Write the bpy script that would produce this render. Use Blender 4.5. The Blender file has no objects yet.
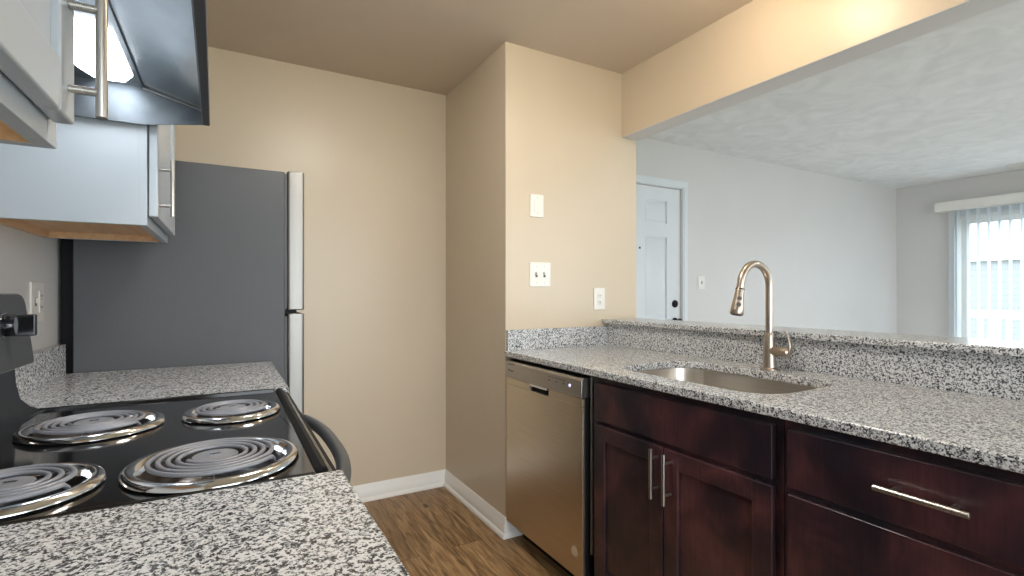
import bpy, bmesh, math, random
from mathutils import Vector, Matrix
random.seed(7)
sc = bpy.context.scene
COL = sc.collection
PI = math.pi

# ------------------------------------------------------------------ camera
cam_d = bpy.data.cameras.new('camera')
cam = bpy.data.objects.new('camera', cam_d)
COL.objects.link(cam)
cam.location = (0, 0, 1.2)
cam.rotation_euler = (PI/2, 0, -math.radians(29.46))
cam_d.sensor_width = 36
cam_d.lens = 504.5/1024*36
cam_d.shift_y = 5/1024
cam_d.clip_start = 0.02
sc.camera = cam

# ------------------------------------------------------------------ view
sc.view_settings.view_transform = 'Standard'
sc.view_settings.look = 'None'
sc.view_settings.gamma = 1
sc.view_settings.use_curve_mapping = False
sc.view_settings.exposure = 1.7
sc.cycles.max_bounces = 8
sc.cycles.diffuse_bounces = 5
sc.cycles.glossy_bounces = 4
sc.cycles.transparent_max_bounces = 12
sc.cycles.sample_clamp_indirect = 6
sc.cycles.use_denoising = True

# ------------------------------------------------------------------ sky
world = bpy.data.worlds.new('sky')
sc.world = world
world.use_nodes = True
wn = world.node_tree.nodes
wn['Background'].inputs[0].default_value = (0.86, 0.94, 1.0, 1)
wn['Background'].inputs[1].default_value = 2.3

def area(name, loc, rot, sx, sy, power, color, portal=False, spread=180):
    d = bpy.data.lights.new(name, 'AREA')
    d.shape = 'RECTANGLE'; d.size = sx; d.size_y = sy
    d.energy = power; d.color = color; d.spread = math.radians(spread)
    o = bpy.data.objects.new(name, d); COL.objects.link(o)
    o.location = loc; o.rotation_euler = rot
    if portal: d.cycles.is_portal = True
    return o
# sky portals in the patio door and the two added openings (they only guide the sky's own light)
area('patio_portal', (6.99, 1.56, 1.03), (0, PI/2, 0), 2.05, 1.86, 1, (1,1,1), True)
area('rear_fill_portal', (0.80, -1.56, 1.12), (PI/2, 0, 0), 1.9, 2.1, 1, (1,1,1), True)
area('lounge_fill_portal', (4.2, -2.66, 1.35), (PI/2, 0, 0), 2.2, 1.9, 1, (1,1,1), True)

DOME = 15.5     # kitchen ceiling fixture, emission strength
LENS = 4.2      # hood lamp
LOUNGE_FILL = 14.0    # unseen fill light added on the living room ceiling

# ------------------------------------------------------------------ materials
def nt(name):
    m = bpy.data.materials.new(name); m.use_nodes = True
    t = m.node_tree; b = t.nodes['Principled BSDF']
    return m, t, b
def N(t, typ, **kw):
    n = t.nodes.new(typ)
    for k, v in kw.items():
        if k.startswith('i_'): n.inputs[k[2:].replace('_', ' ')].default_value = v
        else: setattr(n, k, v)
    return n
def L(t, a, b): t.links.new(a, b)
def coords(t, scale=(1,1,1)):
    g = N(t, 'ShaderNodeTexCoord'); mp = N(t, 'ShaderNodeMapping')
    mp.inputs['Scale'].default_value = scale
    L(t, g.outputs['Object'], mp.inputs['Vector'])
    return mp.outputs['Vector']
def ramp(t, fac, stops, interp='LINEAR'):
    r = N(t, 'ShaderNodeValToRGB'); r.color_ramp.interpolation = interp
    e = r.color_ramp.elements
    while len(e) < len(stops): e.new(0.5)
    for i, (p, c) in enumerate(stops):
        e[i].position = p; e[i].color = (*c, 1) if len(c) == 3 else c
    L(t, fac, r.inputs['Fac'])
    return r.outputs['Color']
def simple(name, col, rough=0.5, metal=0.0, bump=0.0, bscale=60, var=0.04, vscale=3, coat=0, spec=None, emis=None, estr=0, stretch=(1,1,1)):
    m, t, b = nt(name)
    v = coords(t, stretch)
    n = N(t, 'ShaderNodeTexNoise'); n.inputs['Scale'].default_value = vscale; n.inputs['Detail'].default_value = 4
    L(t, v, n.inputs['Vector'])
    lo = tuple(max(0, c*(1-var)) for c in col); hi = tuple(min(1, c*(1+var)) for c in col)
    L(t, ramp(t, n.outputs['Fac'], [(0.3, lo), (0.7, hi)]), b.inputs['Base Color'])
    b.inputs['Roughness'].default_value = rough; b.inputs['Metallic'].default_value = metal
    if coat: b.inputs['Coat Weight'].default_value = coat; b.inputs['Coat Roughness'].default_value = 0.08
    if spec is not None: b.inputs['Specular IOR Level'].default_value = spec
    if bump:
        n2 = N(t, 'ShaderNodeTexNoise'); n2.inputs['Scale'].default_value = bscale; n2.inputs['Detail'].default_value = 3
        L(t, v, n2.inputs['Vector'])
        bp = N(t, 'ShaderNodeBump'); bp.inputs['Strength'].default_value = bump; bp.inputs['Distance'].default_value = 0.004
        L(t, n2.outputs['Fac'], bp.inputs['Height']); L(t, bp.outputs['Normal'], b.inputs['Normal'])
    if emis:
        b.inputs['Emission Color'].default_value = (*emis, 1); b.inputs['Emission Strength'].default_value = estr
    return m

def granite(name):
    m, t, b = nt(name)
    g = N(t, 'ShaderNodeTexCoord')
    # jitter the grain borders
    nz = N(t, 'ShaderNodeTexNoise'); nz.inputs['Scale'].default_value = 330; nz.inputs['Detail'].default_value = 2
    L(t, g.outputs['Object'], nz.inputs['Vector'])
    mx = N(t, 'ShaderNodeVectorMath', operation='MULTIPLY_ADD')
    mx.inputs[1].default_value = (0.005, 0.005, 0.005)
    L(t, nz.outputs['Color'], mx.inputs[0]); L(t, g.outputs['Object'], mx.inputs[2])
    v1 = N(t, 'ShaderNodeTexVoronoi'); v1.inputs['Scale'].default_value = 330
    L(t, mx.outputs[0], v1.inputs['Vector'])
    sep = N(t, 'ShaderNodeSeparateColor'); L(t, v1.outputs['Color'], sep.inputs[0])
    cl = N(t, 'ShaderNodeTexNoise'); cl.inputs['Scale'].default_value = 130; cl.inputs['Detail'].default_value = 2
    L(t, g.outputs['Object'], cl.inputs['Vector'])
    ad = N(t, 'ShaderNodeMath', operation='MULTIPLY_ADD'); ad.inputs[1].default_value = 1.15
    L(t, cl.outputs['Fac'], ad.inputs[0]); 
    off = N(t, 'ShaderNodeMath', operation='MULTIPLY_ADD'); off.inputs[1].default_value = 0.72; off.inputs[2].default_value = -0.41
    L(t, sep.outputs[0], off.inputs[0]); L(t, off.outputs[0], ad.inputs[2])
    c = ramp(t, ad.outputs[0], [(0.0, (0.030,0.034,0.045)), (0.28, (0.125,0.134,0.15)), (0.38, (0.28,0.29,0.305)), (0.47, (0.48,0.488,0.50)), (0.57, (0.75,0.765,0.78))], 'CONSTANT')
    L(t, c, b.inputs['Base Color'])
    b.inputs['Roughness'].default_value = 0.2
    b.inputs['Specular IOR Level'].default_value = 0.85
    return m

def brushed(name, col, rough, along, var=0.08, metal=1.0, bs=0.05):
    m, t, b = nt(name)
    s = [400, 400, 400]; s['xyz'.index(along)] = 4
    v = coords(t, tuple(s))
    n = N(t, 'ShaderNodeTexNoise'); n.inputs['Scale'].default_value = 1; n.inputs['Detail'].default_value = 3
    L(t, v, n.inputs['Vector'])
    lo = tuple(c*(1-var) for c in col); hi = tuple(min(1, c*(1+var)) for c in col)
    L(t, ramp(t, n.outputs['Fac'], [(0.3, lo), (0.7, hi)]), b.inputs['Base Color'])
    mr = N(t, 'ShaderNodeMapRange'); mr.inputs['To Min'].default_value = rough*0.85; mr.inputs['To Max'].default_value = rough*1.2
    L(t, n.outputs['Fac'], mr.inputs['Value']); L(t, mr.outputs[0], b.inputs['Roughness'])
    b.inputs['Metallic'].default_value = metal
    bp = N(t, 'ShaderNodeBump'); bp.inputs['Strength'].default_value = bs; bp.inputs['Distance'].default_value = 0.001
    L(t, n.outputs['Fac'], bp.inputs['Height']); L(t, bp.outputs['Normal'], b.inputs['Normal'])
    return m

def plank_floor():
    m, t, b = nt('oak_planks')
    g = N(t, 'ShaderNodeTexCoord'); mp = N(t, 'ShaderNodeMapping'); mp.inputs['Rotation'].default_value = (0, 0, PI/2)
    mp.inputs['Location'].default_value = (0.35, 0.05, 0)
    L(t, g.outputs['Object'], mp.inputs['Vector'])
    br = N(t, 'ShaderNodeTexBrick'); br.offset = 0.37; br.offset_frequency = 2
    br.inputs['Color1'].default_value = (0,0,0,1); br.inputs['Color2'].default_value = (1,1,1,1); br.inputs['Mortar'].default_value = (0.5,0.5,0.5,1)
    br.inputs['Scale'].default_value = 1; br.inputs['Mortar Size'].default_value = 0.0012
    br.inputs['Brick Width'].default_value = 1.22; br.inputs['Row Height'].default_value = 0.16
    L(t, mp.outputs[0], br.inputs['Vector'])
    # grain coordinates, shifted per plank
    sh = N(t, 'ShaderNodeVectorMath', operation='MULTIPLY_ADD'); sh.inputs[1].default_value = (7.3, 3.1, 5.0)
    L(t, br.outputs['Color'], sh.inputs[0]); L(t, mp.outputs[0], sh.inputs[2])
    m2 = N(t, 'ShaderNodeMapping'); m2.inputs['Scale'].default_value = (1.6, 11, 1); L(t, sh.outputs[0], m2.inputs['Vector'])
    n1 = N(t, 'ShaderNodeTexNoise'); n1.inputs['Scale'].default_value = 2.0; n1.inputs['Detail'].default_value = 8; n1.inputs['Distortion'].default_value = 1.4; n1.inputs['Roughness'].default_value = 0.6
    L(t, m2.outputs[0], n1.inputs['Vector'])
    m3 = N(t, 'ShaderNodeMapping'); m3.inputs['Scale'].default_value = (7, 130, 1); L(t, sh.outputs[0], m3.inputs['Vector'])
    n2 = N(t, 'ShaderNodeTexNoise'); n2.inputs['Scale'].default_value = 1.0; n2.inputs['Detail'].default_value = 4; L(t, m3.outputs[0], n2.inputs['Vector'])
    base = ramp(t, n1.outputs['Fac'], [(0.28, (0.11,0.058,0.025)), (0.43, (0.25,0.148,0.068)), (0.57, (0.38,0.24,0.12)), (0.75, (0.52,0.36,0.20))])
    fine = ramp(t, n2.outputs['Fac'], [(0.3, (0.62,0.60,0.57)), (0.65, (1.12,1.1,1.08))])
    mul = N(t, 'ShaderNodeMix', data_type='RGBA', blend_type='MULTIPLY'); mul.inputs['Factor'].default_value = 0.85
    L(t, base, mul.inputs['A']); L(t, fine, mul.inputs['B'])
    # tone per plank
    tone = ramp(t, br.outputs['Color'], [(0.0, (0.80,0.79,0.76)), (1.0, (1.12,1.10,1.06))])
    mul2 = N(t, 'ShaderNodeMix', data_type='RGBA', blend_type='MULTIPLY'); mul2.inputs['Factor'].default_value = 1
    L(t, mul.outputs['Result'], mul2.inputs['A']); L(t, tone, mul2.inputs['B'])
    # knots
    m4 = N(t, 'ShaderNodeMapping'); m4.inputs['Scale'].default_value = (4.2, 9, 1); L(t, sh.outputs[0], m4.inputs['Vector'])
    vk = N(t, 'ShaderNodeTexVoronoi'); vk.inputs['Scale'].default_value = 1.0; L(t, m4.outputs[0], vk.inputs['Vector'])
    n5 = N(t, 'ShaderNodeTexNoise'); n5.inputs['Scale'].default_value = 30; L(t, mp.outputs[0], n5.inputs['Vector'])
    ka = N(t, 'ShaderNodeMath', operation='MULTIPLY_ADD'); ka.inputs[1].default_value = 0.16; L(t, n5.outputs['Fac'], ka.inputs[0]); L(t, vk.outputs['Distance'], ka.inputs[2])
    kn = ramp(t, ka.outputs[0], [(0.13, (0.16,0.13,0.11)), (0.27, (1,1,1))])
    mul3 = N(t, 'ShaderNodeMix', data_type='RGBA', blend_type='MULTIPLY'); mul3.inputs['Factor'].default_value = 0.9
    L(t, mul2.outputs['Result'], mul3.inputs['A']); L(t, kn, mul3.inputs['B'])
    seam = N(t, 'ShaderNodeMix', data_type='RGBA'); L(t, br.outputs['Fac'], seam.inputs['Factor'])
    L(t, mul3.outputs['Result'], seam.inputs['A']); seam.inputs['B'].default_value = (0.06,0.03,0.015,1)
    L(t, seam.outputs['Result'], b.inputs['Base Color'])
    b.inputs['Roughness'].default_value = 0.42
    bp = N(t, 'ShaderNodeBump'); bp.inputs['Strength'].default_value = 0.15; bp.inputs['Distance'].default_value = 0.002
    L(t, n2.outputs['Fac'], bp.inputs['Height']); L(t, bp.outputs['Normal'], b.inputs['Normal'])
    return m

def espresso():
    m, t, b = nt('espresso_cherry')
    v = coords(t, (1.0, 1.0, 1.0))
    n = N(t, 'ShaderNodeTexNoise'); n.inputs['Scale'].default_value = 5.5; n.inputs['Detail'].default_value = 7; n.inputs['Distortion'].default_value = 0.8
    L(t, v, n.inputs['Vector'])
    base = ramp(t, n.outputs['Fac'], [(0.34, (0.017,0.012,0.019)), (0.50, (0.038,0.019,0.025)), (0.62, (0.075,0.029,0.034)), (0.76, (0.13,0.05,0.05))])
    v2 = coords(t, (60, 60, 5))
    n2 = N(t, 'ShaderNodeTexNoise'); n2.inputs['Scale'].default_value = 2; n2.inputs['Detail'].default_value = 4
    L(t, v2, n2.inputs['Vector'])
    f = ramp(t, n2.outputs['Fac'], [(0.3, (0.7,0.7,0.7)), (0.7, (1.25,1.2,1.2))])
    mul = N(t, 'ShaderNodeMix', data_type='RGBA', blend_type='MULTIPLY'); mul.inputs['Factor'].default_value = 0.8
    L(t, base, mul.inputs['A']); L(t, f, mul.inputs['B'])
    L(t, mul.outputs['Result'], b.inputs['Base Color'])
    b.inputs['Roughness'].default_value = 0.30
    b.inputs['Coat Weight'].default_value = 0.5; b.inputs['Coat Roughness'].default_value = 0.18
    return m

def raw_wood():
    m, t, b = nt('maple_veneer')
    v = coords(t, (40, 3, 40))
    n = N(t, 'ShaderNodeTexNoise'); n.inputs['Scale'].default_value = 1.5; n.inputs['Detail'].default_value = 5
    L(t, v, n.inputs['Vector'])
    L(t, ramp(t, n.outputs['Fac'], [(0.3, (0.62,0.38,0.20)), (0.7, (0.76,0.50,0.29))]), b.inputs['Base Color'])
    b.inputs['Roughness'].default_value = 0.5
    return m

def textured_ceiling():
    m, t, b = nt('swirl_plaster')
    v = coords(t, (1, 1, 1))
    n = N(t, 'ShaderNodeTexNoise'); n.inputs['Scale'].default_value = 3.2; n.inputs['Detail'].default_value = 6; n.inputs['Distortion'].default_value = 2.2
    L(t, v, n.inputs['Vector'])
    L(t, ramp(t, n.outputs['Fac'], [(0.35, (0.75,0.745,0.735)), (0.65, (0.84,0.835,0.825))]), b.inputs['Base Color'])
    b.inputs['Roughness'].default_value = 0.8
    bp = N(t, 'ShaderNodeBump'); bp.inputs['Strength'].default_value = 0.35; bp.inputs['Distance'].default_value = 0.012
    L(t, n.outputs['Fac'], bp.inputs['Height']); L(t, bp.outputs['Normal'], b.inputs['Normal'])
    return m

def glass(name, tint=(0.95,0.98,1.0)):
    m, t, b = nt(name)
    out = t.nodes['Material Output']
    tr = N(t, 'ShaderNodeBsdfTransparent'); tr.inputs[0].default_value = (*tint, 1)
    gl = N(t, 'ShaderNodeBsdfGlossy'); gl.inputs['Roughness'].default_value = 0.02
    mix = N(t, 'ShaderNodeMixShader'); mix.inputs[0].default_value = 0.06
    L(t, tr.outputs[0], mix.inputs[1]); L(t, gl.outputs[0], mix.inputs[2]); L(t, mix.outputs[0], out.inputs['Surface'])
    return m
def vane_mat():
    m, t, b = nt('translucent_vinyl')
    out = t.nodes['Material Output']
    d = N(t, 'ShaderNodeBsdfDiffuse'); d.inputs[0].default_value = (0.85,0.87,0.88,1)
    s = N(t, 'ShaderNodeBsdfTranslucent'); s.inputs[0].default_value = (0.85,0.88,0.9,1)
    mix = N(t, 'ShaderNodeMixShader'); mix.inputs[0].default_value = 0.5
    L(t, d.outputs[0], mix.inputs[1]); L(t, s.outputs[0], mix.inputs[2]); L(t, mix.outputs[0], out.inputs['Surface'])
    return m
def siding_mat():
    m, t, b = nt('lap_siding')
    g = N(t, 'ShaderNodeTexCoord'); w = N(t, 'ShaderNodeTexWave'); w.wave_type = 'BANDS'; w.bands_direction = 'Z'; w.wave_profile = 'SAW'
    w.inputs['Scale'].default_value = 2.2
    L(t, g.outputs['Object'], w.inputs['Vector'])
    L(t, ramp(t, w.outputs['Fac'], [(0, (0.17,0.175,0.18)), (0.12, (0.24,0.25,0.255)), (1, (0.26,0.27,0.275))]), b.inputs['Base Color'])
    b.inputs['Roughness'].default_value = 0.8
    return m

M = {
 'kwall': simple('beige_wall_paint', (0.63,0.535,0.405), 0.34, var=0.02, bump=0.10, bscale=26, vscale=1.5),
 'kceil': simple('beige_ceiling_paint', (0.68,0.585,0.49), 0.6, var=0.02),
 'lwall': simple('light_grey_wall_paint', (0.68,0.665,0.65), 0.5, var=0.02, bump=0.08, bscale=26, vscale=1.5),
 'lceil': textured_ceiling(),
 'trim': simple('white_trim_paint', (0.86,0.845,0.81), 0.32, var=0.02),
 'door': simple('white_door_paint', (0.74,0.77,0.80), 0.38, var=0.02),
 'floor': plank_floor(),
 'granite': granite('speckled_granite'),
 'espresso': espresso(),
 'cavity': simple('dark_cabinet_interior', (0.012,0.008,0.009), 0.6),
 'wcab': simple('white_cabinet_paint', (0.46,0.50,0.54), 0.32, var=0.015),
 'maple': raw_wood(),
 'nickel': brushed('brushed_nickel', (0.52,0.50,0.47), 0.28, 'z', 0.05),
 'faucet': brushed('warm_brushed_nickel', (0.50,0.425,0.355), 0.32, 'z', 0.05),
 'steelv': brushed('brushed_steel_vertical', (0.33,0.315,0.295), 0.42, 'z'),
 'dwsteel': brushed('dishwasher_steel', (0.66,0.585,0.48), 0.30, 'y'),
 'dwpanel': brushed('dishwasher_panel_steel', (0.48,0.46,0.45), 0.33, 'y'),
 'sink': brushed('sink_steel', (0.55,0.50,0.44), 0.30, 'y'),
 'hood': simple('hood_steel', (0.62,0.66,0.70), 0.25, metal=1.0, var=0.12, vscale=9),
 'hooddim': simple('dimmed_hood_steel', (0.12,0.135,0.15), 0.42, metal=1.0, var=0.2, vscale=14),  # darker copy of the hood steel, dims the lamp reflection by colour
 'hooddark': simple('dark_hood_edge', (0.06,0.065,0.08), 0.35),
 'fridge': simple('grey_textured_enamel', (0.078,0.081,0.088), 0.28, bump=0.35, bscale=420, var=0.03),
 'black': simple('black_plastic', (0.012,0.012,0.013), 0.5, spec=0.12),
 'bowl': simple('darkened_pan_chrome', (0.10,0.09,0.09), 0.35, metal=0.9, var=0.3, vscale=40),  # chrome darkened in colour to stand for shade between the coils
 'blackg': simple('black_glossy_enamel', (0.010,0.010,0.011), 0.10, coat=0.4),
 'console': simple('charcoal_console_glass', (0.055,0.056,0.06), 0.16),
 'handle_grey': simple('dark_grey_handle', (0.06,0.066,0.075), 0.34),
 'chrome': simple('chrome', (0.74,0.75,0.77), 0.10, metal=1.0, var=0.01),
 'coil': simple('coil_metal', (0.28,0.29,0.325), 0.48, metal=0.3, var=0.08, vscale=30),
 'plate': simple('white_plate_plastic', (0.82,0.80,0.75), 0.35, var=0.01),
 'slot': simple('dark_slot', (0.03,0.03,0.03), 0.6),
 'rubber': simple('grey_rubber', (0.10,0.10,0.105), 0.6),
 'lens': simple('lit_lens', (0.9,0.9,0.9), 0.4, emis=(0.90,0.95,1.0), estr=LENS),
 'dome': simple('lit_dome_glass', (0.9,0.88,0.82), 0.4, emis=(1.0,0.95,0.87), estr=DOME),
 'dome_warm': simple('lit_warm_dome_glass', (0.9,0.86,0.78), 0.4, emis=(1.0,0.82,0.60), estr=11.0),
 'lounge_fill': simple('lounge_fill_glow', (0.9,0.9,0.88), 0.4, emis=(1.0,0.98,0.95), estr=LOUNGE_FILL),
 'glass': glass('window_glass'),
 'vane': vane_mat(),
 'siding': siding_mat(),
 'roof': simple('roof_shingle', (0.30,0.30,0.31), 0.9),
 'ground': simple('grass_ground', (0.10,0.14,0.06), 0.9, var=0.3),
 'deck': simple('grey_deck', (0.4,0.4,0.4), 0.8),
 'led': simple('lit_indicator', (0.5,0.5,0.8), 0.4, emis=(0.6,0.6,1.0), estr=0.5),
 'sticker': simple('beige_sticker', (0.60,0.47,0.33), 0.5),
 'bounce_carpet': simple('pale_bounce_carpet', (0.70,0.68,0.65), 0.9, bump=0.4, bscale=300),
 'print': simple('dark_print', (0.07,0.06,0.055), 0.5),
}

# ------------------------------------------------------------------ mesh helpers
class MB:
    def __init__(s): s.bm = bmesh.new()
    def box(s, x0, x1, y0, y1, z0, z1):
        if x0 > x1: x0, x1 = x1, x0
        if y0 > y1: y0, y1 = y1, y0
        if z0 > z1: z0, z1 = z1, z0
        v = [s.bm.verts.new(p) for p in ((x0,y0,z0),(x1,y0,z0),(x1,y1,z0),(x0,y1,z0),(x0,y0,z1),(x1,y0,z1),(x1,y1,z1),(x0,y1,z1))]
        for f in ((0,3,2,1),(4,5,6,7),(0,1,5,4),(1,2,6,5),(2,3,7,6),(3,0,4,7)): s.bm.faces.new([v[i] for i in f])
        return s
    def loft(s, loops, cap0=True, cap1=True, closed=True):
        rs = [[s.bm.verts.new(p) for p in lp] for lp in loops]
        n = len(rs[0])
        for a, b in zip(rs, rs[1:]):
            for i in range(n if closed else n-1):
                s.bm.faces.new((a[i], a[(i+1) % n], b[(i+1) % n], b[i]))
        if cap0: s.bm.faces.new(list(reversed(rs[0])))
        if cap1: s.bm.faces.new(rs[-1])
        return s
    def lathe(s, prof, c, axis='z', n=40, cap0=False, cap1=False):
        loops = []
        for r, h in prof:
            lp = []
            for i in range(n):
                a = 2*PI*i/n; p, q = r*math.cos(a), r*math.sin(a)
                lp.append({'z': (c[0]+p, c[1]+q, c[2]+h), 'x': (c[0]+h, c[1]+p, c[2]+q), 'y': (c[0]+q, c[1]+h, c[2]+p)}[axis])
            loops.append(lp)
        return s.loft(loops, cap0, cap1)
    def cyl(s, p0, p1, r0, r1=None, n=24):
        return s.tube([p0, p1], [r0, r1 if r1 is not None else r0], n)
    def tube(s, pts, rad, n=16, flat=None):
        pts = [Vector(p) for p in pts]
        if not isinstance(rad, (list, tuple)): rad = [rad]*len(pts)
        loops = []; ref = None
        for i, p in enumerate(pts):
            if i == 0: d = pts[1]-p
            elif i == len(pts)-1: d = p-pts[i-1]
            else: d = (pts[i+1]-p).normalized()+(p-pts[i-1]).normalized()
            d.normalize()
            if ref is None:
                ref = Vector((0,0,1)) if abs(d.z) < 0.9 else Vector((1,0,0))
            u = d.cross(ref); u.normalize(); w = u.cross(d).normalized(); ref = w
            loops.append([tuple(p + u*rad[i]*math.cos(2*PI*k/n) + w*rad[i]*math.sin(2*PI*k/n)*(flat or 1)) for k in range(n)])
        return s.loft(loops)
    def prism_y(s, prof, y0, y1):   # (x,z) outline
        return s.loft([[(x, y0, z) for x, z in prof], [(x, y1, z) for x, z in prof]])
    def prism_z(s, prof, z0, z1):
        return s.loft([[(x, y, z0) for x, y in prof], [(x, y, z1) for x, y in prof]])
    def prism_x(s, prof, x0, x1):
        return s.loft([[(x0, y, z) for y, z in prof], [(x1, y, z) for y, z in prof]])
    def holed(s, outer, holes, z0, z1):
        for z in (z0, z1):
            es = []
            for lp in [outer]+holes:
                vs = [s.bm.verts.new((x, y, z)) for x, y in lp]
                es += [s.bm.edges.new((vs[i], vs[(i+1) % len(vs)])) for i in range(len(vs))]
            bmesh.ops.triangle_fill(s.bm, edges=es, use_beauty=True, use_dissolve=False)
        for lp in [outer]+holes:
            s.loft([[(x, y, z0) for x, y in lp], [(x, y, z1) for x, y in lp]], False, False)
        bmesh.ops.remove_doubles(s.bm, verts=s.bm.verts, dist=1e-6)
        return s
    def build(s, name, mat, parent=None, bevel=0, seg=2, smooth=True, angle=35):
        bm = s.bm
        bmesh.ops.recalc_face_normals(bm, faces=bm.faces)
        me = bpy.data.meshes.new(name)
        org = Vector((0,0,0))
        p = parent
        while p is not None: org += p.location; p = p.parent
        if parent is None and bm.verts:
            lo = Vector([min(v.co[i] for v in bm.verts) for i in range(3)]); hi = Vector([max(v.co[i] for v in bm.verts) for i in range(3)])
            org = Vector(((lo.x+hi.x)/2, (lo.y+hi.y)/2, lo.z))
        bmesh.ops.translate(bm, verts=bm.verts, vec=-org)
        bm.to_mesh(me); bm.free()
        me.materials.append(mat if not isinstance(mat, str) else M[mat])
        if smooth:
            for f in me.polygons: f.use_smooth = True
            try: me.set_sharp_from_angle(angle=math.radians(angle))
            except Exception: pass
        o = bpy.data.objects.new(name, me); COL.objects.link(o)
        if parent is not None: o.parent = parent
        else: o.location = org
        if bevel:
            b = o.modifiers.new('bevel', 'BEVEL'); b.width = bevel; b.segments = seg; b.limit_method = 'ANGLE'; b.angle_limit = math.radians(50); b.harden_normals = True
        return o

def thing(name, label, cat, loc=(0,0,0), group=None):
    o = bpy.data.objects.new(name, None); COL.objects.link(o); o.location = loc
    o.empty_display_size = 0.05
    return tag(o, label, cat, group)
def tag(o, label, cat, group=None):
    o['label'] = label; o['category'] = cat
    if group: o['group'] = group
    return o
def struct(o, label=None):
    o['kind'] = 'structure'
    if label: o['label'] = label
    return o
def rrect(x0, x1, y0, y1, r, n=8):
    pts = []
    for cx, cy, a0 in ((x1-r, y1-r, 0), (x0+r, y1-r, PI/2), (x0+r, y0+r, PI), (x1-r, y0+r, 1.5*PI)):
        for i in range(n+1):
            a = a0+PI/2*i/n; pts.append((cx+r*math.cos(a), cy+r*math.sin(a)))
    return pts
def circ(cx, cy, r, n=40): return [(cx+r*math.cos(2*PI*i/n), cy+r*math.sin(2*PI*i/n)) for i in range(n)]

# ------------------------------------------------------------------ shell
XL, YF, H = -0.525, 2.96, 2.44
XC0, XC1, YC = 1.195, 2.056, 2.18            # boxed-out corner
XB0, XB1 = 1.944, 2.068                      # header above the pass-through
XR, YB = 6.95, -2.6
struct(MB().box(XL-0.12, XR+0.12, YB-0.12, YF+0.14, -0.06, 0.0).build('floor', 'floor', smooth=False), 'brown oak plank floor')
struct(MB().box(XL-0.12, XB0, YB-0.12, YF+0.12, H, H+0.1).build('ceiling_kitchen', 'kceil', smooth=False), 'smooth beige ceiling above the kitchen')
struct(MB().box(XB0, XR+0.12, YB-0.12, YF+0.14, H+0.0005, H+0.1).build('ceiling_living_room', 'lceil', smooth=False), 'grey textured ceiling beyond the pass-through')
struct(MB().box(XL-0.12, XL, YB-0.12, YF+0.12, 0, H).build('wall_left', 'lwall', smooth=False))
struct(MB().box(XL, XC0, YF, YF+0.12, 0, H).build('wall_far', 'kwall', smooth=False))
struct(MB().box(XC0, XC1, YC, YF+0.12, 0, H).build('wall_corner', 'kwall', smooth=False, bevel=0.003))
LYF = 2.98
DX0, DX1, DZ = 2.40, 3.31, 2.067
b = MB().box(XC1, DX0, LYF, LYF+0.14, 0, H).box(DX1, XR, LYF, LYF+0.14, 0, H).box(DX0, DX1, LYF, LYF+0.14, DZ, H)
struct(b.build('wall_living_far', 'lwall', smooth=False))
WY0, WY1, WZ = 0.63, 2.425, 2.04
b = MB().box(XR, XR+0.12, WY1, LYF+0.14, 0, H).box(XR, XR+0.12, YB-0.12, WY0, 0, H).box(XR, XR+0.12, WY0, WY1, WZ, H)
struct(b.build('wall_living_right', 'lwall', smooth=False))
# walls behind the camera: unseen glazed door and window openings added for daylight fill
YK = -1.5
b = MB()
for x0, x1, z0, z1 in ((XL,-0.15,0,H),(1.75,XB1,0,H),(-0.15,1.75,2.15,H)): b.box(x0, x1, YK-0.12, YK, z0, z1)
struct(b.build('wall_back', 'kwall', smooth=False))
b = MB()
for x0, x1, z0, z1 in ((XB1,3.1,0,H),(5.3,XR,0,H),(3.1,5.3,0,0.4),(3.1,5.3,2.3,H)): b.box(x0, x1, YB-0.12, YB, z0, z1)
b.box(XB1-0.12, XB1, YB, YK-0.12, 0, H)
struct(b.build('wall_living_back', 'lwall', smooth=False))
struct(MB().box(XB1, XR, YB, LYF, 0.0005, 0.008).build('floor_living_bounce', 'bounce_carpet', smooth=False))  # unseen pale floor added to bounce light onto the ceiling
struct(MB().box(XB0+0.001, XB1, YK, YC, 2.080, 2.0829).build('trim_3', 'lwall', smooth=False), 'pale painted underside of the header')
struct(MB().box(XB0, XB1, YK, YC, 2.083, H).build('wall_header', 'kwall', smooth=False), 'beige header wall above the pass-through opening')
struct(MB().box(1.851, XB1-0.02, -0.5, YC, 0, 1.032).build('wall_half', 'lwall', smooth=False), 'half wall carrying the granite bar ledge')
# baseboards with a stepped profile
def base(name, x0, y0, x1, y1, nx, ny, h=0.095, m0=0, m1=0):
    ln = math.hypot(x1-x0, y1-y0); tx, ty = (x1-x0)/ln, (y1-y0)/ln
    b = MB()
    prof = [(0,0), (0.026,0), (0.026,0.010), (0.022,0.018), (0.014,0.023), (0.013,h*0.66), (0.0095,h*0.72), (0.0095,h*0.80), (0.005,h*0.90), (0.003,h), (0,h)]
    b.loft([[(x0+nx*d+tx*d*m0, y0+ny*d+ty*d*m0, z) for d, z in prof], [(x1+nx*d+tx*d*m1, y1+ny*d+ty*d*m1, z) for d, z in prof]])
    return struct(b.build(name, 'trim'))
base('baseboard_far', 0.30, YF, XC0, YF, 0, -1, m1=-1)
base('baseboard_corner_side', XC0, YC, XC0, YF, -1, 0, m0=-1, m1=-1)
base('baseboard_corner_front', XC0, YC, 1.30, YC, 0, -1, m0=-1)
base('baseboard_living_far', DX1+0.07, LYF, XR, LYF, 0, -1)
base('baseboard_living_right', XR, WY1+0.07, XR, LYF, -1, 0)

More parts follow.
